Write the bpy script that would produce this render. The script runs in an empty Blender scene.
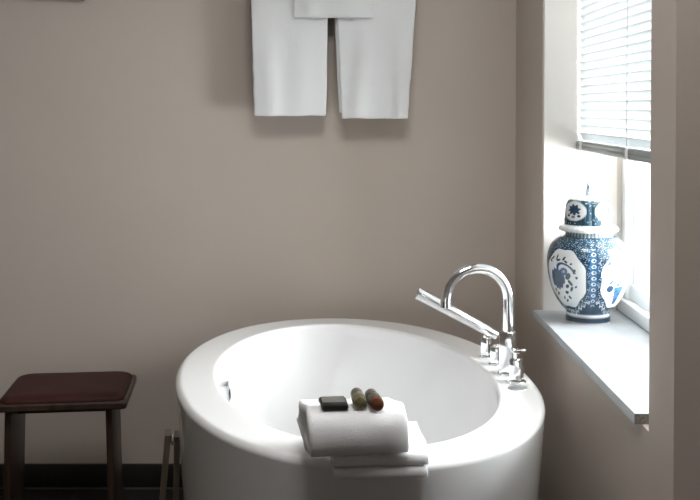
import bpy, bmesh, math, random
from math import sin, cos, pi, radians, sqrt, atan2, hypot
from mathutils import Vector, Matrix, noise

random.seed(7)
S = bpy.context.scene
COL = S.collection

# ------------------------------------------------------------------ materials
def mat(name, color, rough=0.5, metal=0.0, bump=0.0, bscale=200.0, coat=0.0, var=0.0, vscale=6.0, spec=0.5, sheen=0.0):
    m = bpy.data.materials.new(name); m.use_nodes = True
    nt = m.node_tree; b = nt.nodes['Principled BSDF']
    b.inputs['Base Color'].default_value = (*color, 1)
    b.inputs['Roughness'].default_value = rough
    b.inputs['Metallic'].default_value = metal
    b.inputs['Coat Weight'].default_value = coat
    b.inputs['Specular IOR Level'].default_value = spec
    b.inputs['Sheen Weight'].default_value = sheen
    tc = nt.nodes.new('ShaderNodeTexCoord')
    if var > 0:
        n = nt.nodes.new('ShaderNodeTexNoise'); n.inputs['Scale'].default_value = vscale; n.inputs['Detail'].default_value = 5
        nt.links.new(tc.outputs['Object'], n.inputs['Vector'])
        r = nt.nodes.new('ShaderNodeValToRGB')
        r.color_ramp.elements[0].position = 0.3; r.color_ramp.elements[1].position = 0.7
        r.color_ramp.elements[0].color = (*[c * (1 - var) for c in color], 1)
        r.color_ramp.elements[1].color = (*[min(1, c * (1 + var)) for c in color], 1)
        nt.links.new(n.outputs['Fac'], r.inputs['Fac']); nt.links.new(r.outputs['Color'], b.inputs['Base Color'])
    if bump > 0:
        n = nt.nodes.new('ShaderNodeTexNoise'); n.inputs['Scale'].default_value = bscale; n.inputs['Detail'].default_value = 3
        nt.links.new(tc.outputs['Object'], n.inputs['Vector'])
        bp = nt.nodes.new('ShaderNodeBump'); bp.inputs['Strength'].default_value = bump; bp.inputs['Distance'].default_value = 0.002
        nt.links.new(n.outputs['Fac'], bp.inputs['Height']); nt.links.new(bp.outputs['Normal'], b.inputs['Normal'])
    return m

def wood(name, c1, c2, rough=0.4, scale=(30, 30, 2), metal=0):
    m = mat(name, c1, rough)
    nt = m.node_tree; b = nt.nodes['Principled BSDF']
    tc = nt.nodes.new('ShaderNodeTexCoord'); mp = nt.nodes.new('ShaderNodeMapping'); mp.inputs['Scale'].default_value = scale
    n = nt.nodes.new('ShaderNodeTexNoise'); n.inputs['Scale'].default_value = 1.5; n.inputs['Detail'].default_value = 6
    r = nt.nodes.new('ShaderNodeValToRGB')
    r.color_ramp.elements[0].position = 0.35; r.color_ramp.elements[1].position = 0.65
    r.color_ramp.elements[0].color = (*c1, 1); r.color_ramp.elements[1].color = (*c2, 1)
    nt.links.new(tc.outputs['Object'], mp.inputs['Vector']); nt.links.new(mp.outputs['Vector'], n.inputs['Vector'])
    nt.links.new(n.outputs['Fac'], r.inputs['Fac']); nt.links.new(r.outputs['Color'], b.inputs['Base Color'])
    return m

M = {}
M['wall'] = mat('taupe_paint', (0.52, 0.452, 0.396), 0.62, bump=0.08, bscale=90, var=0.02, vscale=2.5, spec=0.3)
M['reveal'] = mat('reveal_paint', (0.60, 0.575, 0.54), 0.6, bump=0.05, bscale=90)
M['ceil'] = mat('ceiling_paint', (0.78, 0.76, 0.73), 0.8)
M['base'] = mat('dark_baseboard', (0.012, 0.011, 0.010), 0.5)
M['wframe'] = mat('white_gloss_paint', (0.82, 0.82, 0.80), 0.3)
M['acrylic'] = mat('white_acrylic', (0.84, 0.84, 0.84), 0.12, coat=0.3)
M['chrome'] = mat('chrome', (0.93, 0.94, 0.95), 0.10, metal=1.0)
M['satin'] = mat('satin_chrome', (0.70, 0.71, 0.72), 0.35, metal=1.0)
M['darkhole'] = mat('dark_recess', (0.02, 0.02, 0.02), 0.5)
M['terry'] = mat('white_terry', (0.90, 0.91, 0.915), 0.95, bump=0.5, bscale=500, sheen=0.3, spec=0.2)
_b = M['terry'].node_tree.nodes['Principled BSDF']
_b.inputs['Subsurface Weight'].default_value = 0.6; _b.inputs['Subsurface Scale'].default_value = 0.03; _b.inputs['Subsurface Radius'].default_value = (1, 1, 1)
M['leather'] = mat('oxblood_leather', (0.036, 0.009, 0.007), 0.6, spec=0.25, bump=0.15, bscale=160, var=0.15, vscale=20)
M['stoolwood'] = wood('dark_stool_wood', (0.028, 0.016, 0.011), (0.055, 0.030, 0.020), 0.35)
M['rackwood'] = wood('grey_brown_wood', (0.13, 0.10, 0.075), (0.22, 0.175, 0.13), 0.35)
M['rail'] = mat('satin_grey_rail', (0.33, 0.36, 0.355), 0.35)
M['clip'] = mat('white_plastic', (0.8, 0.8, 0.8), 0.4)
M['packet'] = mat('black_packet', (0.014, 0.013, 0.012), 0.32, var=0.2, vscale=60)
M['packetlabel'] = mat('grey_paper', (0.17, 0.16, 0.145), 0.6)
M['cap'] = mat('taupe_cap', (0.12, 0.105, 0.088), 0.45)
M['band'] = mat('olive_label', (0.17, 0.15, 0.10), 0.5, var=0.25, vscale=120)
M['band2'] = mat('grey_taupe_label', (0.13, 0.115, 0.095), 0.5, var=0.2, vscale=120)
M['amber'] = mat('amber_bottle', (0.13, 0.045, 0.018), 0.12, coat=0.5, var=0.5, vscale=60)
M['olive'] = mat('olive_bottle', (0.13, 0.115, 0.06), 0.15, coat=0.5, var=0.4, vscale=90)
M['pframe'] = mat('black_frame', (0.02, 0.018, 0.016), 0.4)
M['print'] = mat('pale_print', (0.5, 0.48, 0.44), 0.8, var=0.3, vscale=8)

# floor: dark tiles with fine joints
m = mat('dark_floor_tile', (0.016, 0.013, 0.012), 0.35); M['floor'] = m
nt = m.node_tree; br = nt.nodes.new('ShaderNodeTexBrick'); tc = nt.nodes.new('ShaderNodeTexCoord')
br.offset = 0; br.inputs['Scale'].default_value = 1; br.inputs['Brick Width'].default_value = 0.45; br.inputs['Row Height'].default_value = 0.45
br.inputs['Mortar Size'].default_value = 0.004
br.inputs['Color1'].default_value = (0.026, 0.023, 0.020, 1); br.inputs['Color2'].default_value = (0.022, 0.019, 0.017, 1)
br.inputs['Mortar'].default_value = (0.05, 0.045, 0.04, 1)
nt.links.new(tc.outputs['Object'], br.inputs['Vector']); nt.links.new(br.outputs['Color'], nt.nodes['Principled BSDF'].inputs['Base Color'])

# stone for the sill
m = mat('blue_grey_stone', (0.35, 0.375, 0.395), 0.35, var=0.10, vscale=14); M['stone'] = m
M['stone_end'] = mat('brown_stone_end', (0.20, 0.185, 0.165), 0.7, var=0.35, vscale=160)  # darker, browner stone for the end face towards the camera

# translucent blind slats
m = bpy.data.materials.new('translucent_slat'); m.use_nodes = True; M['slat'] = m
nt = m.node_tree; nt.nodes.clear()
o = nt.nodes.new('ShaderNodeOutputMaterial'); mx = nt.nodes.new('ShaderNodeMixShader'); mx.inputs[0].default_value = 0.36
d = nt.nodes.new('ShaderNodeBsdfDiffuse'); d.inputs['Color'].default_value = (0.86, 0.88, 0.88, 1)
t = nt.nodes.new('ShaderNodeBsdfTranslucent'); t.inputs['Color'].default_value = (0.50, 0.52, 0.53, 1)
nt.links.new(d.outputs[0], mx.inputs[1]); nt.links.new(t.outputs[0], mx.inputs[2]); nt.links.new(mx.outputs[0], o.inputs[0])

# window glass: clear pane with a little reflection
m = bpy.data.materials.new('window_glass'); m.use_nodes = True; M['glass'] = m
nt = m.node_tree; nt.nodes.clear()
o = nt.nodes.new('ShaderNodeOutputMaterial'); mx = nt.nodes.new('ShaderNodeMixShader')
fr = nt.nodes.new('ShaderNodeFresnel'); fr.inputs['IOR'].default_value = 1.45
tr = nt.nodes.new('ShaderNodeBsdfTransparent'); tr.inputs['Color'].default_value = (0.97, 0.98, 0.98, 1)
gl = nt.nodes.new('ShaderNodeBsdfGlossy'); gl.inputs['Roughness'].default_value = 0.02
ge = nt.nodes.new('ShaderNodeNewGeometry'); sb = nt.nodes.new('ShaderNodeMath'); sb.operation = 'SUBTRACT'; sb.inputs[0].default_value = 1.0
nt.links.new(ge.outputs['Backfacing'], sb.inputs[1])
ml = nt.nodes.new('ShaderNodeMath'); ml.operation = 'MULTIPLY'        # only the outer skin of the pane mirrors
nt.links.new(fr.outputs[0], ml.inputs[0]); nt.links.new(sb.outputs[0], ml.inputs[1])
nt.links.new(ml.outputs[0], mx.inputs[0]); nt.links.new(tr.outputs[0], mx.inputs[1]); nt.links.new(gl.outputs[0], mx.inputs[2]); nt.links.new(mx.outputs[0], o.inputs[0])

# glazed blue and white ceramic: painted decoration lives in a colour attribute
m = mat('delft_glaze', (0.8, 0.8, 0.8), 0.15, coat=0.2); M['delft'] = m
at = m.node_tree.nodes.new('ShaderNodeAttribute'); at.attribute_name = 'paint'
m.node_tree.links.new(at.outputs['Color'], m.node_tree.nodes['Principled BSDF'].inputs['Base Color'])

# ------------------------------------------------------------------ helpers
def link(name, me, m=None, parent=None, smooth=True, angle=35):
    ob = bpy.data.objects.new(name, me); COL.objects.link(ob)
    if m is not None and not me.materials: me.materials.append(m)
    if smooth:
        me.shade_smooth() if hasattr(me, 'shade_smooth') else None
        try: me.set_sharp_from_angle(angle=radians(angle))
        except Exception: pass
    if parent: ob.parent = parent
    return ob

def obj(name, bm, m=None, parent=None, smooth=True, angle=35):
    bmesh.ops.recalc_face_normals(bm, faces=bm.faces[:])
    me = bpy.data.meshes.new(name); bm.to_mesh(me); bm.free()
    return link(name, me, m, parent, smooth, angle)

def thing(name, label, cat, loc=(0, 0, 0), rz=0.0, group=None):
    o = bpy.data.objects.new(name, None); COL.objects.link(o); o.empty_display_size = 0.05
    o.location = loc; o.rotation_euler = (0, 0, rz); o['label'] = label; o['category'] = cat
    if group: o['group'] = group
    return o

def tag(o, label, cat, group=None):
    o['label'] = label; o['category'] = cat
    if group: o['group'] = group
    return o

def struct(o, label, cat):
    o['kind'] = 'structure'; o['label'] = label; o['category'] = cat; return o

def box(bm, x0, x1, y0, y1, z0, z1, bev=0.0, seg=2, mi=0, mx=None):
    vs = [bm.verts.new((x, y, z)) for x in (x0, x1) for y in (y0, y1) for z in (z0, z1)]
    fs = [bm.faces.new([vs[i] for i in q]) for q in ((0, 1, 3, 2), (4, 6, 7, 5), (0, 4, 5, 1), (2, 3, 7, 6), (0, 2, 6, 4), (1, 5, 7, 3))]
    for f in fs: f.material_index = mi
    bmesh.ops.recalc_face_normals(bm, faces=fs)
    geom = vs
    if bev > 0:
        r = bmesh.ops.bevel(bm, geom=list({e for f in fs for e in f.edges}), offset=bev, segments=seg, profile=0.5, affect='EDGES', clamp_overlap=True)
        geom = list({v for f in r['faces'] for v in f.verts} | {v for v in vs if v.is_valid})
    if mx is not None: bmesh.ops.transform(bm, matrix=mx, verts=geom)
    return geom

def rings(bm, rs, cap0=True, cap1=True, closed=False):
    """skin a list of equally long vertex rings"""
    R = [[bm.verts.new(p) for p in r] for r in rs]
    n = len(R[0])
    for a, b in zip(R, R[1:]):
        for i in range(n):
            j = (i + 1) % n
            bm.faces.new((a[i], a[j], b[j], b[i]))
    if cap0: bm.faces.new(list(reversed(R[0])))
    if cap1: bm.faces.new(R[-1])
    return R

def lathe(bm, prof, seg=48, cx=0, cy=0, cz=0, mx=None):
    rs = []
    for r, z in prof:
        ring = [Vector((cx + r * cos(2 * pi * i / seg), cy + r * sin(2 * pi * i / seg), cz + z)) for i in range(seg)]
        if mx is not None: ring = [mx @ p for p in ring]
        rs.append(ring)
    rings(bm, rs)

def tube(bm, pts, rad, seg=20):
    pts = [Vector(p) for p in pts]
    up = None; rs = []
    for i, p in enumerate(pts):
        t = (pts[min(i + 1, len(pts) - 1)] - pts[max(i - 1, 0)]).normalized()
        if up is None:
            up = t.cross(Vector((0, 1, 0)) if abs(t.y) < 0.9 else Vector((1, 0, 0))).normalized()
        n = (up - t * up.dot(t)).normalized(); up = n; b = t.cross(n)
        r = rad[i] if isinstance(rad, (list, tuple)) else rad
        rs.append([p + (n * cos(2 * pi * k / seg) + b * sin(2 * pi * k / seg)) * r for k in range(seg)])
    rings(bm, rs)

def oval(a, b, n, z, seg=144, c=(0, 0), th=0.0):
    out = []
    for i in range(seg):
        t = 2 * pi * i / seg; ct, st = cos(t), sin(t)
        u = a * math.copysign(abs(ct) ** (2 / n), ct); v = b * math.copysign(abs(st) ** (2 / n), st)
        out.append(Vector((c[0] + u * cos(th) - v * sin(th), c[1] + u * sin(th) + v * cos(th), z)))
    return out

def sheet(bm, line, t, xfun, nx, wob, endr=None, round_ends=5):
    """cloth of thickness t: centre line (depth, height) swept across its width.
    xfun(s, h) gives the sideways place, wob(x, d, h, s) an offset"""
    L = [Vector(p) for p in line]; nl = len(L)
    nor = []
    for i in range(nl):
        d = (L[min(i + 1, nl - 1)] - L[max(i - 1, 0)]).normalized(); nor.append((Vector((-d.y, d.x)), d))
    rs = []
    endr = endr or t
    ss = []
    e = 0.03
    for k in range(nx + 1): ss.append(k / nx)
    ss = sorted(set([0.0, 0.004, 0.012] + ss[1:-1] + [0.988, 0.996, 1.0]))
    for s in ss:
        q = min(s, 1 - s) / 0.02
        tt = t * (sqrt(max(0.0, 1 - (1 - min(q, 1)) ** 2)) * 0.75 + 0.25) * 0.5
        prof = [L[i] + nor[i][0] * tt for i in range(nl)]
        for k in range(1, round_ends):
            a = pi * k / round_ends; prof.append(L[-1] + nor[-1][0] * tt * cos(a) + nor[-1][1] * tt * sin(a))
        prof += [L[i] - nor[i][0] * tt for i in reversed(range(nl))]
        for k in range(1, round_ends):
            a = pi * k / round_ends; prof.append(L[0] - nor[0][0] * tt * cos(a) - nor[0][1] * tt * sin(a))
        ring = []
        for p in prof:
            x = xfun(s, p.y); w = wob(x, p.x, p.y, s)
            ring.append(Vector((x, p.x, p.y)) + w)
        rs.append(ring)
    rings(bm, rs)

def cnoise(p, f, a):
    p = Vector(p) * f
    return Vector((noise.noise(p), noise.noise(p + Vector((17, 3, 5))), noise.noise(p + Vector((1, 31, 9))))) * a

# ------------------------------------------------------------------ room shell
YB, XR = 3.386, 0.5815
XL = -3.0            # back wall, window wall
YJ, YN, YE = 2.931, 1.896, 1.752   # far reveal, near reveal, end of the window wall
ZS, ZH = 0.70, 2.32                # sill top, window head
XO = 0.94                          # outer face of the window wall
CE = 2.75
def simple(name, boxes, m, label, cat='wall', bev=0.0):
    bm = bmesh.new()
    for b in boxes: box(bm, *b, bev=bev)
    return struct(obj(name, bm, m, smooth=bev > 0), label, cat)
simple('floor', [(XL, 1.75, -1.8, YB, -0.08, 0)], M['floor'], 'dark tiled bathroom floor under the tub', 'floor')
simple('ceiling', [(XL, 1.75, -1.8, YB, CE, CE + 0.08)], M['ceil'], 'pale plaster ceiling above the frame', 'ceiling')
simple('wall_back', [(XL, XO, YB, YB + 0.1, 0, CE)], M['wall'], 'plain taupe wall behind the tub and towels')
simple('wall_left', [(XL - 0.1, XL, -1.8, YB + 0.1, 0, CE)], M['wall'], 'plain taupe wall left of the stool')
simple('wall_front', [(XL, 1.75, -1.9, -1.8, 0, CE)], M['ceil'], 'plain white wall facing the tub')
simple('wall_right', [(XR, XO, YJ, YB, 0, CE), (XR, XO, YN, YJ, 0, 0.679), (XR, XO, YN, YJ, ZH, CE),
                      (XR, 1.75, YE, YN, 0, CE)], M['wall'], 'taupe window wall right of the tub, with its end by the camera')
simple('wall_side', [(1.75, 1.85, -1.8, YE + 0.1, 0, CE)], M['wall'], 'plain taupe wall at the camera side of the window wall')
# painted reveals of the niche
simple('trim_1', [(XR + 0.004, 0.80, YJ - 0.006, YJ + 0.001, ZS, ZH)], M['reveal'], 'pale painted far reveal of the window niche', 'window reveal')
simple('trim_2', [(XR + 0.004, 0.80, YN - 0.001, YN + 0.006, ZS, ZH)], M['reveal'], 'pale painted near reveal of the window niche', 'window reveal')
simple('trim_3', [(XR + 0.004, 0.80, YN + 0.006, YJ - 0.006, ZH - 0.006, ZH + 0.001)], M['reveal'], 'pale painted head of the window niche', 'window reveal')
def base(name, b, label):
    bm = bmesh.new(); x0, x1, y0, y1 = b
    box(bm, x0, x1, y0, y1, 0, 0.082, bev=0.003)
    struct(obj(name, bm, M['base']), label, 'baseboard')
base('baseboard_back', (XL + 0.015, XR - 0.016, YB - 0.015, YB), 'black baseboard along the wall behind stool and tub')
base('baseboard_right', (XR - 0.015, XR, YE, YB), 'black baseboard below the window sill')
base('baseboard_left', (XL, XL + 0.015, -1.8, YB - 0.016), 'black baseboard along the left wall')

M['foot_strip'] = mat('grey_strip', (0.10, 0.095, 0.088), 0.5)
bm = bmesh.new(); box(bm, XL + 0.016, XR - 0.016, YB - 0.0200, YB - 0.0151, 0, 0.004)  # thin strip, slightly paler than the baseboard and floor
struct(obj('trim_4', bm, M['foot_strip']), 'thin grey strip along the foot of the back baseboard', 'sealant line')
# ------------------------------------------------------------------ window
win = struct(thing('window_1', 'white framed window behind the blind and vase', 'window'), 'white framed window behind the blind and vase', 'window')
FX0, FX1 = 0.815, 0.875
def fr(name, *boxes, m='wframe', bev=0.004, parent=win):
    bm = bmesh.new()
    for b in boxes: box(bm, *b, bev=bev)
    return obj(name, bm, M[m], parent)
fr('window_frame', (FX0, FX1, YJ - 0.05, YJ - 0.0, ZS, ZH), (FX0, FX1, YN, YN + 0.05, ZS, ZH),
   (FX0, FX1, YN + 0.05, YJ - 0.05, ZH - 0.05, ZH), (FX0 - 0.012, FX1, YN + 0.0, YJ - 0.0, ZS + 0.001, ZS + 0.04))
fr('sash', (FX0 + 0.02, FX1, YJ - 0.075, YJ - 0.05, ZS + 0.04, ZH - 0.05), (FX0 + 0.02, FX1, YN + 0.05, YN + 0.1, ZS + 0.04, ZH - 0.05),
   (FX0 + 0.012, FX1, YN + 0.05, YJ - 0.05, ZS + 0.04, ZS + 0.085), (FX0 + 0.02, FX1, YN + 0.1, YJ - 0.1, ZH - 0.1, ZH - 0.05))
fr('glass_pane', (0.853, 0.857, YN + 0.09, YJ - 0.06, ZS + 0.07, ZH - 0.08), m='glass', bev=0)
# stone sill: body in the niche, lip over the wall
bm = bmesh.new()
yn, yf = 1.938, YJ - 0.0005
top = [(0.5665, yn), (0.83, yn), (0.83, yf), (0.557, yf)]
rings(bm, [[Vector((x + i * 0.001, y, z)) for x, y in top] for i, z in ((0, 0.6792), (0, 0.6985), (1, ZS))])
sill = obj('window_sill', bm, M['stone'], win); sill['label'] = 'pale blue grey stone sill slab under the vase'
sill.data.materials.append(M['stone_end'])
for f in sill.data.polygons:
    if f.normal.y < -0.7: f.material_index = 1

# ------------------------------------------------------------------ blind
XB = 0.692; BY0, BY1 = YN + 0.02, YJ - 0.012
ZB = 1.1715
blind = thing('venetian_blind', 'white slatted venetian blind lowered halfway over the window above the vase', 'blind', (XB, (BY0 + BY1) / 2, ZB))
HL = (BY1 - BY0) / 2
bm = bmesh.new(); box(bm, -0.0125, 0.0125, -HL - 0.003, HL + 0.003, 0, 0.012, bev=0.003); box(bm, -0.0105, 0.0105, -HL - 0.002, HL + 0.002, 0.011, 0.0165); box(bm, -0.0125, 0.0125, -HL - 0.003, HL + 0.003, 0.0155, 0.027, bev=0.003)
box(bm, -0.0138, 0.0138, HL - 0.002, HL + 0.005, 0.001, 0.026, bev=0.003)
br = obj('bottom_rail', bm, M['rail'], blind); br['label'] = 'grey bottom rail'
bm = bmesh.new(); box(bm, -0.016, 0.016, -HL, HL, ZH - 0.006 - ZB - 0.03, ZH - 0.006 - ZB, bev=0.003); obj('head_rail', bm, M['clip'], blind)
def slat_mesh():
    bm = bmesh.new(); w, t = 0.0125, 0.0006; prof = []
    for k in range(7): u = -1 + k / 3; prof.append((u * w, 0.0022 * (1 - u * u) + t))
    for k in reversed(range(7)): u = -1 + k / 3; prof.append((u * w, 0.0022 * (1 - u * u) - t))
    a = radians(-64)
    rs = []
    for y in (-HL, HL):
        rs.append([Vector((p * cos(a) - q * sin(a), y, p * sin(a) + q * cos(a))) for p, q in prof])
    rings(bm, rs); me = bpy.data.meshes.new('slat'); bmesh.ops.recalc_face_normals(bm, faces=bm.faces[:]); bm.to_mesh(me); bm.free()
    me.materials.append(M['slat']); return me
sm = slat_mesh(); z = 0.041; PITCH = 0.0226
first = None
while z < ZH - ZB - 0.055:
    if first is None: first = link('slat', sm, None, blind); o = first
    else: o = first.copy(); COL.objects.link(o); o.parent = blind
    o.location = (0, 0, z); z += PITCH
for yy in (2.862, 2.40, 2.02):
    ly = yy - (BY0 + BY1) / 2
    bm = bmesh.new()
    for sx in (-1, 1): box(bm, sx * 0.0135 - 0.0004, sx * 0.0135 + 0.0004, ly - 0.003, ly + 0.003, -0.001, ZH - ZB - 0.03)
    box(bm, -0.0139, 0.0139, ly - 0.003, ly + 0.003, -0.002, 0.0)
    box(bm, -0.0165, -0.012, ly - 0.007, ly + 0.007, -0.002, 0.028, bev=0.001)
    obj('ladder_tape', bm, M['clip'], blind)

# ------------------------------------------------------------------ bathtub
TC = (0.0195, 2.617); TH = radians(10.0); ZR = 0.60
tub = thing('bathtub', 'white oval freestanding bathtub below the window', 'bathtub', (TC[0], TC[1], 0), TH)
A0, B0, N0 = 0.4575, 0.688, 2.1
A1, B1, N1 = 0.352, 0.577, 2.0
def blend(k, z, ao=0.0):
    return oval(A0 + (A1 - A0) * k + ao, B0 + (B1 - B0) * k + ao, N0 + (N1 - N0) * k, z)
def outer_sc(z): return 1 - 0.085 * (1 - z / ZR) - 0.01 * max(0, (0.1 - z) / 0.1) ** 2
sec = []
sec.append(oval(A0 * 0.80, B0 * 0.84, N0, 0.0)); 
for z in (0.0, 0.006, 0.03, 0.1, 0.2, 0.3, 0.4, 0.5, 0.56, 0.583):
    s = outer_sc(z) - (0.008 if z == 0 else 0); sec.append(oval(A0 * s, B0 * s, N0, z))
for k in range(1, 7):
    a = pi / 2 * k / 6; r = 0.016
    sec.append(oval(A0 * outer_sc(0.584) - r * (1 - cos(a)) + 0.0008, B0 * outer_sc(0.584) - r * (1 - cos(a)) + 0.0008, N0, 0.584 + r * sin(a)))
for k in (0.22, 0.5, 0.8, 0.9): sec.append(blend(k, ZR))
for k in range(1, 7):
    a = pi / 2 * k / 6; r = 0.010
    sec.append(oval(A1 + r * (1 - sin(a)) - 0.000, B1 + r * (1 - sin(a)), N1, ZR - r * (1 - cos(a))))
def basin(z):
    q = (ZR - 0.010 - z) / 0.41
    if q < 0.72: s = 1 - 0.14 * q
    else: 
        w = (q - 0.72) / 0.28; s = (1 - 0.14 * 0.72) - 0.39 * (1 - sqrt(max(0, 1 - w * w))) - 0.035 * w
    return s
for k in range(1, 29):
    z = ZR - 0.010 - 0.41 * (k / 28 if k < 20 else 1 - (1 - k / 28) ** 1.0)
    s = basin(z); sec.append(oval(A1 * s, B1 * s, N1 + 0.1, z))
s = basin(ZR - 0.42); 
for f in (0.7, 0.4, 0.1): sec.append(oval(A1 * s * f, B1 * s * f, N1 + 0.1, ZR - 0.42 - 0.004 * (1 - f)))
bm = bmesh.new(); rings(bm, sec)
tb = obj('tub_shell', bm, M['acrylic'], tub, angle=50)
# overflow: chrome square plate with a dark slot on the left inner wall
def basin_pt(phi, z):
    s = basin(z); n = N1 + 0.1; ct, st = cos(phi), sin(phi)
    return Vector((A1 * s * math.copysign(abs(ct) ** (2 / n), ct), B1 * s * math.copysign(abs(st) ** (2 / n), st), z))
phi = pi - 0.20
p = basin_pt(phi, 0.528); pu = basin_pt(phi, 0.55); pv = basin_pt(phi - 0.03, 0.528)
ez = (pu - p).normalized(); ey = (pv - p).normalized(); ex = ey.cross(ez).normalized()
if ex.x < 0: ex = -ex
ez = ex.cross(ey) if ex.cross(ey).z > 0 else -ex.cross(ey)
mx = Matrix(((ex.x, ey.x, ez.x, p.x), (ex.y, ey.y, ez.y, p.y), (ex.z, ey.z, ez.z, p.z), (0, 0, 0, 1)))
bm = bmesh.new(); box(bm, -0.002, 0.026, -0.026, 0.026, -0.024, 0.024, bev=0.003, mx=mx)
ofl = obj('overflow_plate', bm, M['satin'], tub); ofl['label'] = 'small chrome overflow plate on the left inner wall'
bm = bmesh.new(); box(bm, 0.0255, 0.0275, -0.020, 0.020, -0.018, 0.004, bev=0.002, mx=mx); obj('overflow_slot', bm, M['darkhole'], ofl)
bm = bmesh.new(); lathe(bm, [(0.034, -0.004), (0.034, 0.002), (0.030, 0.005), (0.010, 0.006), (0.001, 0.006)], 32, 0, -0.05, 0.178)
obj('drain', bm, M['chrome'], tub)

# ------------------------------------------------------------------ tub taps (all on the right rim)
RZ = radians(8)
def post(bm, w, d, h, z0=0.0, bev=0.002): box(bm, -w / 2, w / 2, -d / 2, d / 2, z0, z0 + h, bev=bev, mx=Matrix.Rotation(radians(-34), 4, 'Z'))
def flange(bm, r=0.024): lathe(bm, [(r, 0), (r, 0.003), (r - 0.0015, 0.0045), (0.005, 0.0045)], 32)

# spout
P3 = (0.427, 2.598, ZR)
fa = thing('bath_spout', 'tall chrome gooseneck bath spout on a square column on the tub rim', 'faucet', P3, RZ)
bm = bmesh.new(); post(bm, 0.036, 0.036, 0.112); obj('column', bm, M['chrome'], fa)
bm = bmesh.new(); lathe(bm, [(0.027, 0), (0.027, 0.003), (0.0255, 0.0045), (0.015, 0.0045)], 40); obj('base_flange', bm, M['chrome'], fa)
pts = [(0.001, 0, 0.110), (0.001, 0, 0.14), (0.001, 0, 0.18)]
R = 0.0830
for k in range(0, 33):
    a = pi * k / 32; pts.append((0.001 - R + R * cos(a), 0, 0.196 + R * sin(a)))
pts += [(0.001 - 2 * R, 0, 0.192)]
bm = bmesh.new(); tube(bm, pts, 0.0136, 28); sp = obj('spout', bm, M['chrome'], fa, angle=50)
bm = bmesh.new(); lathe(bm, [(0.0105, 0.180), (0.0144, 0.1805), (0.0144, 0.1965), (0.0125, 0.197)], 28, 0.001 - 2 * R); obj('aerator', bm, M['chrome'], fa)

# hand shower holder and wand
P1 = (0.395, 2.772, ZR)
ho = thing('shower_holder', 'farthest square chrome post on the tub rim, cradling the hand shower', 'shower holder', P1, RZ)
bm = bmesh.new(); post(bm, 0.022, 0.022, 0.056); obj('post', bm, M['chrome'], ho)
bm = bmesh.new(); flange(bm, 0.019); obj('base_flange', bm, M['chrome'], ho)
bm = bmesh.new(); lathe(bm, [(0.008, 0.055), (0.008, 0.062), (0.004, 0.0625)], 24, 0.0); obj('cradle', bm, M['chrome'], ho)
d = Vector((-0.2065, 0.0, 0.112)); ln = d.length; d.normalize()
wa = thing('hand_shower', 'slim chrome stick hand shower leaning out over the tub', 'hand shower', (0.417, 2.772, 0.6655))
wa.rotation_euler = (0, -math.atan2(d.z, -d.x) + pi, 0)
wa.rotation_euler = (0, math.atan2(d.z, -d.x), 0)
# local -X runs up along the wand
bm = bmesh.new()
def sq(x, w, h, c=0.004, zo=0.0):
    w *= 1.2; h *= 1.2
    return [Vector((x, w * cos(2 * pi * k / 28), h * sin(2 * pi * k / 28))) for k in range(28)]
rings(bm, [sq(0.012, 0.006, 0.006, 0.002), sq(0.010, 0.009, 0.010), sq(-0.02, 0.0105, 0.0115), sq(-ln * 0.55, 0.0125, 0.013), sq(-ln + 0.002, 0.014, 0.0145)])
obj('handle', bm, M['chrome'], wa, angle=30)
bm = bmesh.new()
rings(bm, [sq(-ln + 0.002, 0.0142, 0.0147), sq(-ln - 0.006, 0.0142, 0.0147), sq(-ln - 0.006, 0.0125, 0.013, 0.003), sq(-ln - 0.002, 0.010, 0.011, 0.003)]); obj('spray_face', bm, M['chrome'], wa, angle=30)
bm = bmesh.new(); tube(bm, [(-0.004, 0, -0.010), (-0.002, 0, -0.02), (0.004, 0, -0.03)], 0.006, 18); obj('hose_connector', bm, M['chrome'], wa)

# two valves
P2 = (0.409, 2.690, ZR)
v = thing('diverter_valve', 'small square chrome valve between the hand shower post and the spout column', 'valve', P2, RZ)
bm = bmesh.new(); post(bm, 0.022, 0.022, 0.050); obj('body', bm, M['chrome'], v)
bm = bmesh.new(); flange(bm, 0.019); obj('base_flange', bm, M['chrome'], v)
bm = bmesh.new(); box(bm, -0.006, 0.022, -0.005, 0.005, 0.050, 0.056, bev=0.0015); obj('lever', bm, M['chrome'], v)
P4 = (0.437, 2.520, ZR)
v = thing('mixer_valve', 'nearest square chrome valve on the tub rim, with a flat lever on top', 'valve', P4, RZ)
bm = bmesh.new(); post(bm, 0.030, 0.030, 0.060); obj('body', bm, M['chrome'], v)
bm = bmesh.new(); flange(bm, 0.025); obj('base_flange', bm, M['chrome'], v)
bm = bmesh.new(); lathe(bm, [(0.008, 0.058), (0.008, 0.076), (0.004, 0.076)], 24); obj('stem', bm, M['chrome'], v)
bm = bmesh.new(); box(bm, -0.012, 0.022, -0.011, 0.011, 0.075, 0.085, bev=0.002); obj('lever', bm, M['chrome'], v)
# flat drain control
bm = bmesh.new(); lathe(bm, [(0.0245, 0), (0.0245, 0.0012), (0.0235, 0.002), (0.012, 0.0024), (0.002, 0.0024)], 40)
o = obj('drain_control', bm, M['satin']); o.location = (0.431, 2.466, ZR); tag(o, 'flat round chrome disc set in the tub rim nearest the camera', 'drain control')

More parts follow.
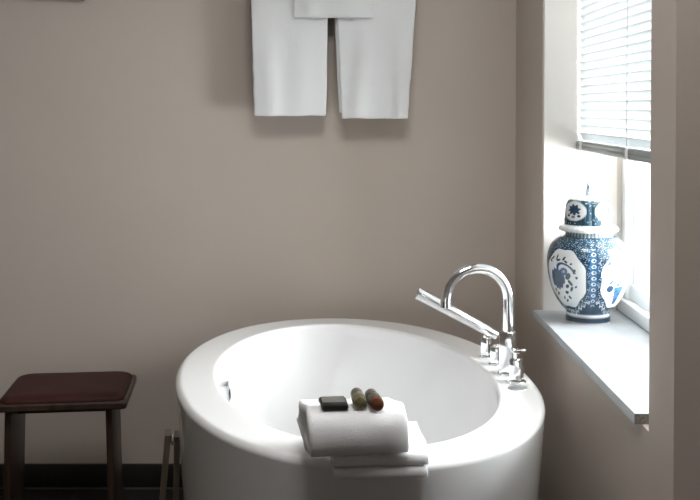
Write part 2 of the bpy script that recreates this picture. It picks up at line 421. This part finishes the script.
# ------------------------------------------------------------------ folded towels on the rim
def uline(h, d, t, z0, y0, n=10, back=0.0, droop=0.0):
    """centre line of a fold whose bend faces the viewer"""
    r = (h - t) / 2; zc = z0 + h / 2; L = []
    for k in range(9): L.append((y0 + d - (d - r - t / 2) * k / 8, zc - r))
    for k in range(1, n): 
        a = -pi / 2 - pi * k / n
        L.append((y0 + t / 2 + r - r * abs(cos(a)) ** 0.7, zc + r * math.copysign(abs(sin(a)) ** 0.7, sin(a))))
    for k in range(9): L.append((y0 + t / 2 + r + (d - back - r - t / 2) * k / 8, zc + r))
    return L
def folded(name, label, loc, rz, w, folds, slope=0.0, amp=0.003, skew=0.0, seed=0):
    o = thing(name, label, 'towel', loc, rz)
    bm = bmesh.new()
    for h, d, t, z0, y0, dx, ww in folds:
        def xf(s, z, dx=dx, ww=ww): return dx + (s - 0.5) * ww
        def wob(x, y, z, s):
            q = cnoise((x + seed, y, z), 14, amp) + cnoise((x + seed, y, z), 40, amp * 0.35)
            q.z *= min(1.0, max(0.0, z / 0.02)) 
            q.z += -slope * max(0, y - 0.07) * max(0, z) / 0.08
            q.x += 0.003 * sin(y * 40 + z * 30 + seed) * (1 if s in (0, 1) else 1)
            return q
        sheet(bm, uline(h, d, t, z0, y0), t, xf, 26, wob)
    obj('cloth', bm, M['terry'], o, angle=80)
    return o
folded('folded_towel', 'lower folded white towel sticking out at the right of the stack on the tub rim',
       (0.070, 1.852, ZR + 0.001), radians(3), 0.18,
       [(0.0225, 0.20, 0.0108, 0.001, 0.0, 0.0, 0.178), (0.0235, 0.195, 0.0112, 0.0242, 0.002, 0.003, 0.178)], amp=0.0022, seed=3)
folded('folded_towel', 'thick folded white towel on top of the stack, carrying the toiletries',
       (0.030, 1.822, ZR + 0.0492), radians(8), 0.19,
       [(0.083, 0.235, 0.0215, 0.001, 0.0, 0.0, 0.186), (0.039, 0.205, 0.019, 0.023, 0.0245, 0.0, 0.180)], slope=0.22, amp=0.0035, seed=8)
TZ = ZR + 0.0492 + 0.084

# toiletries
o = thing('soap_packet', 'flat black soap packet lying on the top folded towel', 'packet', (-0.019, 1.868, TZ + 0.0005), radians(6))
bm = bmesh.new()
def pill(a, b, z): return [Vector((a * x, b * y, z)) for x, y in ((1, .8), (.9, 1), (-.9, 1), (-1.06, 1.02), (-1, .8), (-1, -.8), (-.9, -1), (.9, -1), (1, -.8))]
rings(bm, [pill(0.022, 0.024, 0), pill(0.0245, 0.027, 0.002), pill(0.0255, 0.028, 0.006), pill(0.0245, 0.027, 0.011), pill(0.022, 0.024, 0.013)])
obj('wrapper', bm, M['packet'], o)
bm = bmesh.new(); box(bm, -0.0225, 0.0215, -0.012, 0.0255, 0.0125, 0.0138, bev=0.0004); q = obj('paper_label', bm, M['packetlabel'], o); q['label'] = 'grey paper label'
def bottle(label, loc, rz, glass, band):
    o = thing('toiletry_bottle', label, 'bottle', loc, rz)
    o.rotation_euler = (radians(-90), 0, rz)      # lies down, base towards the viewer
    # local z runs away from the viewer, base at 0
    r = 0.0132
    bm = bmesh.new(); lathe(bm, [(0.004, 0.0), (0.009, 0.0005), (r - 0.001, 0.003), (r, 0.007), (r, 0.043), (r - 0.002, 0.047), (0.008, 0.050), (0.0075, 0.053)], 36); obj('body', bm, M[glass], o)
    bm = bmesh.new(); lathe(bm, [(r - 0.001, 0.018), (r + 0.0004, 0.0182), (r + 0.0004, 0.041), (r - 0.001, 0.0412)], 36); obj('paper_band', bm, M[band], o)
    bm = bmesh.new(); lathe(bm, [(0.008, 0.0515), (0.0115, 0.052), (0.0118, 0.054), (0.0118, 0.070), (0.0105, 0.072), (0.002, 0.0722)], 36); obj('cap', bm, M['cap'], o)
    return o
bottle('olive toned toiletry bottle lying beside the soap packet on the towel', (0.0315, 1.846, TZ + 0.0128), radians(6), 'olive', 'band')
bottle('toiletry bottle with amber base lying at the right on the towel', (0.0625, 1.840, TZ + 0.0128), radians(9), 'amber', 'band2')

# ------------------------------------------------------------------ towels hanging on the wall
RAILZ, RAILY = 1.83, 3.318
rail = thing('towel_rail', 'chrome towel rail on the back wall holding the hanging white towels', 'towel rail', (-0.035, YB, RAILZ))
bm = bmesh.new(); tube(bm, [(-0.40, RAILY - YB, 0), (0.40, RAILY - YB, 0)], 0.009, 24); obj('bar', bm, M['chrome'], rail)
for sx in (-1, 1):
    bm = bmesh.new(); tube(bm, [(sx * 0.37, 0, 0), (sx * 0.37, -0.004, 0), (sx * 0.37, -0.0041, 0), (sx * 0.37, RAILY - YB, 0)], [0.022, 0.022, 0.008, 0.008], 24)
    obj('bracket', bm, M['chrome'], rail)
def hanging(name, label, left, right, zb, zback, r, t, layers, seed, fold):
    """left/right: (x at the rail level of the frame top z=1.65, x at the hem)"""
    o = thing(name, label, 'towel', (0, RAILY, RAILZ))
    bm = bmesh.new()
    for (rr, dl, dr, dz) in layers:
        L = []
        n = 26
        for k in range(n): L.append((-rr, (zb + dz - RAILZ) * (1 - k / n)))
        for k in range(13): a = pi - pi * k / 12; L.append((rr * cos(a), rr * sin(a)))
        for k in range(1, 11): L.append((rr, (zback - RAILZ) * k / 10))
        def xf(s, h):
            f = (h + RAILZ - 1.267) / (1.65 - 1.267)
            a = left[1] + (left[0] - left[1]) * f + dl; b = right[1] + (right[0] - right[1]) * f + dr
            return a + (b - a) * s
        def wob(x, y, z, s):
            if y > 0: return Vector((0, 0, 0))
            q = min(1.0, max(0, -z - 0.235) / 0.16)
            w = fold(x, z, s) * (q if zb < 1.5 else min(1, max(0, -z) / 0.1))
            e = cnoise((x + seed, 0, z), 9, 0.004 * q)
            e2 = noise.noise(Vector((s * 3 + seed, z * 26, 0))) * 0.0022 * q
            hem = 0.0
            if z < zb - RAILZ + 0.02: hem = 0.004 * noise.noise(Vector((x * 14 + seed, 0, 3)))
            # dobby borders near the hem press the cloth in a little
            hz = z - (zb - RAILZ)
            dob = 0.0025 * sum(math.exp(-((hz - c) / 0.004) ** 2) for c in (0.075, 0.092, 0.109))
            return Vector((e.x * 0.5 + e2, -abs(w) + e.y * 0.4 + dob, hem))
        sheet(bm, L, t, xf, 46, wob)
    obj('cloth', bm, M['terry'], o, angle=80)
def soft(c, w): return lambda x: math.exp(-((x - c) / w) ** 2)
def foldL(x, z, s):
    return 0.010 * soft(-0.26, 0.035)(x + z * 0.04) + 0.006 * soft(-0.12, 0.04)(x - z * 0.05)
def foldR(x, z, s):
    return 0.016 * soft(0.075, 0.035)(x - (z + 0.3) * 0.12) + 0.010 * soft(0.185, 0.025)(x)
def foldC(x, z, s):
    return 0.008 * soft(-0.11, 0.03)(x) + 0.006 * soft(0.02, 0.05)(x)
hanging('hanging_towel', 'long white towel hanging at the left of the towel rail', (-0.305, -0.296), (-0.0525, -0.059), 1.274, 1.40, 0.016, 0.010,
        [(0.0142, 0, 0, 0), (0.0255, 0.0, -0.001, -0.002)], 2, foldL)
hanging('hanging_towel', 'long white towel hanging at the right of the towel rail', (-0.0255, -0.007), (0.2365, 0.2105), 1.263, 1.40, 0.016, 0.010,
        [(0.0142, -0.008, -0.004, 0.02), (0.0255, 0.0, 0, 0)], 5, foldR)
hanging('small_towel', 'small white towel overlapping both long towels on the rail', (-0.164, -0.168), (0.0950, 0.098), 1.592, 1.62, 0.03, 0.008,
        [(0.0385, 0, 0, 0)], 9, foldC)

# ------------------------------------------------------------------ picture, mostly above the frame
pic = thing('picture_frame', 'dark framed picture hanging on the back wall left of the towels', 'picture', (-0.874, YB, 1.6555), 0)
pic.rotation_euler = (0, radians(3.2), 0)
bm = bmesh.new()
W, H, bw = 0.36, 0.46, 0.018
for b in ((-W, 0, 0, bw), (-W, 0, H - bw, H), (-W, -W + bw, bw, H - bw), (-bw, 0, bw, H - bw)): box(bm, b[0], b[1], -0.02, -0.001, b[2], b[3], bev=0.002)
obj('frame', bm, M['pframe'], pic)
bm = bmesh.new(); box(bm, -W + bw * 0.8, -bw * 0.8, -0.010, -0.004, bw * 0.8, H - bw * 0.8); obj('print', bm, M['print'], pic)

# ------------------------------------------------------------------ stool
st = thing('stool', 'dark wooden stool with red brown leather seat against the back wall', 'stool', (-0.817, 2.955, 0), radians(6))
SW, SD = 0.183, 0.148
def rect(hw, hd, z, c, n=6):
    out = []
    for cx, cy, a0 in ((hw - c, hd - c, 0), (-hw + c, hd - c, pi / 2), (-hw + c, -hd + c, pi), (hw - c, -hd + c, 3 * pi / 2)):
        for k in range(n + 1): a = a0 + pi / 2 * k / n; out.append(Vector((cx + c * cos(a), cy + c * sin(a), z)))
    return out
bm = bmesh.new()
rings(bm, [rect(SW - 0.004, SD - 0.004, 0.437, 0.006), rect(SW, SD, 0.441, 0.008), rect(SW, SD, 0.455, 0.008), rect(SW - 0.004, SD - 0.004, 0.459, 0.008)])
obj('seat_frame', bm, M['stoolwood'], st)
bm = bmesh.new()
cs = [rect(SW - 0.010, SD - 0.010, 0.455, 0.02)]
for k in range(0, 11):
    a = pi / 2 * k / 10; cs.append(rect((SW - 0.008) * (0.62 + 0.38 * cos(a) ** 0.55) if k < 10 else 0.05, (SD - 0.008) * (0.62 + 0.38 * cos(a) ** 0.55) if k < 10 else 0.04, 0.459 + 0.020 * sin(a), 0.03))
rings(bm, cs)
obj('cushion', bm, M['leather'], st, angle=70)
for cx in (-1, 1):
    bm = bmesh.new()
    xo = (0.129 if cx > 0 else -0.152); 
    r0 = []
    for z, w, d in ((0.0, 0.0098, 0.108), (0.02, 0.0098, 0.106), (0.25, 0.0095, 0.098), (0.438, 0.0092, 0.100)):
        sp = 0.010 * (1 - z / 0.43) * cx
        r0.append([Vector((xo + sp + p.x, p.y - 0.012, p.z)) for p in rect(w, d, z, 0.003, 2)])
    rings(bm, r0); obj('leg', bm, M['stoolwood'], st)
bm = bmesh.new(); box(bm, -0.146, 0.123, -0.020, 0.008, 0.395, 0.437, bev=0.002); obj('stretcher', bm, M['stoolwood'], st)

# ------------------------------------------------------------------ folding rack leaning by the tub
rk = thing('folding_stand', 'narrow folded wooden stand upright between the stool and the tub', 'stand', (-0.447, 2.64, 0), radians(9.3))
def leaf(xt, xb, zt):
    sl = (xb - xt) / zt
    bm = bmesh.new()
    rings(bm, [[Vector((xb - sl * z + dx, dy, z)) for dx, dy in ((-0.008, 0), (0.008, 0), (0.008, 0.055), (-0.008, 0.055))] for z in (0.0, zt - 0.01, zt)])
    obj('leaf', bm, M['rackwood'], rk, smooth=False)
leaf(-0.0205, -0.058, 0.425)
leaf(0.0035, -0.006, 0.420)
bm = bmesh.new(); tube(bm, [(-0.0085, -0.001, 0.405), (-0.0085, 0.056, 0.405)], 0.006, 14); obj('hinge_rod', bm, M['chrome'], rk)

# ------------------------------------------------------------------ blue and white covered vase
VX, VY = 0.682, 2.785
vase = thing('ginger_jar', 'blue and white painted lidded porcelain vase on the window sill', 'vase', (VX, VY, ZS))
f = Vector((-VX, -VY, 0)).normalized(); FA = atan2(f.y, f.x)
WHITE = (0.60, 0.625, 0.635); BLUE = (0.010, 0.036, 0.072); DEEP = (0.005, 0.013, 0.026); MID = (0.026, 0.082, 0.165); PALE = (0.22, 0.31, 0.38); GREEN = (0.035, 0.08, 0.10)
def mixc(a, b, k): return tuple(x + (y - x) * k for x, y in zip(a, b))
def ell(a, b, ca, cb, ra, rb, rot=0.0):
    da, db = a - ca, b - cb; c, s = cos(rot), sin(rot)
    return hypot((da * c + db * s) / ra, (-da * s + db * c) / rb)
L1 = [(-0.52, 0.62, .10, .035, .6), (-0.62, 0.52, .08, .035, -.5), (-0.28, 0.66, .10, .03, 1.2), (-0.20, 0.58, .10, .03, .2), (0.05, 0.64, .09, .035, .7), (0.14, 0.55, .08, .03, -.4),
      (0.22, 0.10, .13, .09, .8), (0.30, -0.10, .12, .06, -.7), (0.16, -0.22, .09, .06, .4), (0.33, -0.30, .10, .05, .9), (0.10, -0.42, .09, .05, .2), (0.20, -0.58, .08, .045, -.6), (0.02, -0.70, .08, .04, .5),
      (-0.42, -0.52, .09, .04, .7), (-0.55, -0.40, .07, .04, -.6), (0.48, 0.30, .07, .04, .3), (0.56, 0.08, .05, .04, .2), (0.52, -0.22, .05, .03, .8), (-0.1, -0.62, .06, .04, 1.1), (0.36, 0.5, .05, .03, .2)]
def panel_left(a, b, ps):
    c = WHITE
    e = ell(a, b, -0.30, -0.02, 0.36, 0.33)
    if e < 1 + 0.08 * sin(ps * 60): c = mixc((0.035, 0.075, 0.15), BLUE, 0.5 + 0.5 * noise.noise(Vector((a * 9, b * 9, 2))))
    e = ell(a, b, 0.12, 0.26, 0.42, 0.22, -0.3)
    if 0.78 < e < 1.05 and b > 0.2: c = MID
    if ell(a, b, 0.05, 0.24, .16, .12) < 1: c = (0.05, 0.10, 0.18)
    if ell(a, b, 0.05, 0.24, .07, .05) < 1: c = PALE
    for ca, cb, ra, rb, ro in L1:
        if ell(a, b, ca, cb, ra, rb, ro) < 1: c = DEEP if b > 0.4 else (GREEN if ca > 0.2 else BLUE)
    return c
L2 = [(-0.6, 0.55, .10, .05, .5), (-0.3, 0.70, .08, .05, -.5), (0.1, 0.72, .1, .04, .2), (0.3, 0.45, .09, .05, .9), (-0.42, 0.22, .1, .07, .5), (-0.18, 0.1, .12, .08, -.6), (0.25, 0.12, .1, .05, .3), (-0.5, -0.05, .1, .05, .7), (-0.15, -0.15, .09, .05, 0), (0.4, -0.1, .07, .05, .5), (-0.05, 0.42, .07, .05, .5)]
def panel_right(a, b, ps):
    c = WHITE
    if -0.78 < b < -0.22:
        w = 0.10 + 0.20 * (b + 0.78) / 0.56; cc = -0.12 + 0.15 * (b + 0.78)
        if abs(a - cc) < w: c = MID if noise.noise(Vector((a * 8, b * 8, 1))) > -0.2 else BLUE
    if ell(a, b, -0.52, -0.26, .16, .11) < 1: c = BLUE
    for ca, cb, ra, rb, ro in L2:
        e = ell(a, b, ca, cb, ra, rb, ro)
        if e < 1: c = MID if e < .6 else BLUE
    return c
def ground(ps, z):
    n = noise.noise(Vector((cos(ps) * 5, sin(ps) * 5, z * 45)))
    return mixc(BLUE, DEEP, 0.5 + 0.7 * n if n > -0.7 else 0)
PC = [radians(-37 + 90 * k) for k in range(4)]
def near(ps):
    best = min(range(4), key=lambda k: abs((ps - PC[k] + pi) % (2 * pi) - pi)); d = (ps - PC[best] + pi) % (2 * pi) - pi
    return best, d
def paint_body(ps, z):
    if z < 0.004: return WHITE
    if z < 0.024: return mixc(DEEP, BLUE, 0.4)
    if z < 0.029: return WHITE
    if z > 0.240: return mixc(GREEN, WHITE, 0.35 + 0.25 * sin(ps * 40))
    k, d = near(ps)
    a = d / radians(37.5); b = (z - 0.129) / 0.087
    an = atan2(b, a); rad = (abs(a) ** 2.1 + abs(b) ** 2.1) ** (1 / 2.1) * (1 + 0.03 * cos(8 * an))
    if rad < 0.93:
        c = panel_left(a, b, ps) if k % 2 == 0 else panel_right(a, b, ps)
        return c
    if rad < 0.97: return BLUE
    c = ground(ps, z)
    dd = abs(abs(d) - pi / 4)              # distance from the strip between two panels
    sw = (pi / 4 - abs(d))                 # 0 at the middle of the strip
    mid = 0.055 < z < 0.215 and dd < radians(5)
    if mid:
        c = MID
        q = ell(((z * 1000) % 16) / 8 - 1, dd / radians(5.5), 0, 0, .75, .75)
        if 0.45 < q < 0.8: c = mixc(WHITE, PALE, 0.5)
        elif q < 0.45: c = DEEP
        if dd > radians(4.6): c = BLUE
    elif z <= 0.075:
        lo = 0.034 + 0.044 * max(0, 1 - dd / radians(34)) 
        s1 = abs(z - lo - 0.004 * sin(dd * 45))
        if s1 < 0.0045: c = mixc(WHITE, PALE, 0.5) if noise.noise(Vector((dd * 40, z * 260, 4))) > -0.15 else BLUE
        elif z > lo and noise.noise(Vector((ps * 22, z * 260, 8))) > 0.22: c = mixc(PALE, WHITE, 0.4)
        else: c = mixc(c, MID, 0.35)
    else:
        q = sin(ps * 62 + 3 * sin(z * 430)) * sin(z * 560 + 2 * sin(ps * 26))
        if q > 0.62: c = mixc(PALE, WHITE, 0.1)
        elif q > 0.40: c = MID
        elif z > 0.19 and q < -0.35: c = GREEN
    return c
def paint_lid(ps, z):
    if z < 0.272: return mixc(WHITE, PALE, 0.12 + 0.12 * sin(ps * 30))
    if z > 0.340: return mixc(WHITE, PALE, 0.35 if sin(ps * 16) > 0.3 else 0.1)
    k, d = near(ps + radians(2)); a = d / radians(37); b = (z - 0.311) / 0.029
    r = hypot(a, b)
    if r < 0.86:
        c = WHITE
        if ell(a, b, 0.02, 0.12, .46, .46) < 1 + 0.18 * sin(8 * atan2(b - .12, a)): c = mixc(BLUE, MID, 0.6)
        if ell(a, b, 0.0, 0.12, .14, .14) < 1: c = DEEP
        for ca in (-0.42, 0.0, 0.42):
            if ell(a, b, ca, -0.56 + 0.25 * abs(ca), .13, .11) < 1: c = DEEP
        return c
    if r < 0.95: return mixc(WHITE, PALE, 0.5)
    c = mixc(ground(ps, z), GREEN, 0.4)
    if noise.noise(Vector((ps * 12, z * 200, 5))) > 0.36: c = PALE
    return c
def smooth_prof(P, n):
    out = []
    for i in range(len(P) - 1):
        p0, p1, p2, p3 = P[max(i - 1, 0)], P[i], P[i + 1], P[min(i + 2, len(P) - 1)]
        for k in range(n):
            t = k / n
            out.append(tuple(0.5 * (2 * b + (c - a) * t + (2 * a - 5 * b + 4 * c - d) * t * t + (-a + 3 * b - 3 * c + d) * t ** 3) for a, b, c, d in zip(p0, p1, p2, p3)))
    out.append(P[-1]); return out
def painted(name, P, paint, seg, flute, parent):
    vs, cs, fs = [], [], []
    for r, z in P:
        for i in range(seg):
            ps = 2 * pi * i / seg - pi
            k, d = near(ps)
            rr = r * (1 - flute * max(0, 1 - abs(abs(d) - pi / 4) / radians(7)) * (1 if 0.03 < z < 0.36 else 0))
            ang = FA + ps                  # positive ps turns to the right as seen from the room
            vs.append((rr * cos(ang), rr * sin(ang), z)); cs.append(paint(ps, z))
    n = len(P)
    for j in range(n - 1):
        for i in range(seg):
            i2 = (i + 1) % seg
            fs.append((j * seg + i, j * seg + i2, (j + 1) * seg + i2, (j + 1) * seg + i))
    fs.append(tuple(range(seg))[::-1]); fs.append(tuple((n - 1) * seg + i for i in range(seg)))
    me = bpy.data.meshes.new(name); me.from_pydata(vs, [], fs)
    ca = me.color_attributes.new('paint', 'FLOAT_COLOR', 'POINT')
    buf = []
    for c in cs: buf += [c[0], c[1], c[2], 1.0]
    ca.data.foreach_set('color', buf)
    return link(name, me, M['delft'], parent, angle=50)
PB = [(0.050, 0.0), (0.0605, 0.001), (0.0615, 0.006), (0.0605, 0.016), (0.0595, 0.024), (0.0605, 0.029)]
PB += smooth_prof([(0.0625, 0.033), (0.074, 0.044), (0.0885, 0.064), (0.1005, 0.092), (0.1085, 0.122), (0.1125, 0.152), (0.1125, 0.178), (0.107, 0.202), (0.096, 0.221), (0.079, 0.236), (0.067, 0.2405), (0.0635, 0.244)], 17)
PB += [(0.063, 0.252), (0.060, 0.2525), (0.056, 0.252)]
body = painted('jar_body', PB, paint_body, 420, 0.015, vase)
PL = [(0.055, 0.2527), (0.078, 0.253), (0.0815, 0.255), (0.082, 0.259), (0.080, 0.264), (0.0735, 0.2675), (0.0675, 0.270)]
PL += smooth_prof([(0.0660, 0.273), (0.0655, 0.285), (0.0640, 0.305), (0.0620, 0.322), (0.0585, 0.334), (0.050, 0.343), (0.034, 0.347), (0.018, 0.3485), (0.008, 0.349)], 9)
lid = painted('lid', PL, paint_lid, 300, 0.03, vase)
bm = bmesh.new()
lathe(bm, [(0.0125, 0.347), (0.013, 0.350), (0.009, 0.353), (0.0085, 0.357), (0.0095, 0.362), (0.0085, 0.369), (0.006, 0.374), (0.0055, 0.378), (0.0052, 0.383), (0.0035, 0.388), (0.0022, 0.394), (0.0008, 0.397)], 24)
for v in bm.verts: 
    v.co.x += 0.0025 * sin((v.co.z - 0.35) * 110)
fin = obj('finial', bm, mat('finial_glaze', (0.36, 0.42, 0.50), 0.15, coat=0.5, var=0.9, vscale=110), lid); fin['label'] = 'slender blue and white pointed finial'

# ------------------------------------------------------------------ light
w = bpy.data.worlds.new('overcast_sky'); S.world = w; w.use_nodes = True
bg = w.node_tree.nodes['Background']; bg.inputs['Color'].default_value = (0.93, 0.97, 1.0, 1); bg.inputs['Strength'].default_value = 5.0
def area(name, loc, rot, sx, sy, power, color=(1, 1, 1)):
    l = bpy.data.lights.new(name, 'AREA'); l.shape = 'RECTANGLE'; l.size = sx; l.size_y = sy; l.energy = power; l.color = color
    o = bpy.data.objects.new(name, l); COL.objects.link(o); o.location = loc; o.rotation_euler = rot; return o
# bright overcast sky outside the window, facing the room
def aimed(name, loc, tgt, sx, sy, power, color):
    o = area(name, loc, (0, 0, 0), sx, sy, power, color)
    o.rotation_euler = (Vector(tgt) - Vector(loc)).to_track_quat('-Z', 'Y').to_euler(); return o
aimed('daylight_outside', (2.7, 1.55, 1.30), (0.7, 2.4, 1.05), 2.6, 2.6, 880, (0.955, 0.982, 1.0))
# unseen fill light added under the ceiling to brighten the room
area('ceiling_fill', (0.1, 1.25, CE - 0.02), (0, 0, 0), 0.8, 0.8, 23, (1.0, 0.99, 0.98))

# ------------------------------------------------------------------ camera
cam = bpy.data.cameras.new('camera'); co = bpy.data.objects.new('camera', cam); COL.objects.link(co)
co.location = (0, 0, 1.3); co.rotation_euler = (radians(90 - 1.2), 0, 0)
cam.sensor_width = 36; cam.sensor_fit = 'HORIZONTAL'; cam.lens = 1000 / 700 * 36
cam.shift_x = 6 / 700; cam.shift_y = -(250 - 126.95) / 700
cam.clip_start = 0.05
S.camera = co
S.view_settings.view_transform = 'Standard'; S.view_settings.look = 'None'; S.view_settings.gamma = 1; S.view_settings.use_curve_mapping = False
S.view_settings.exposure = 0.38
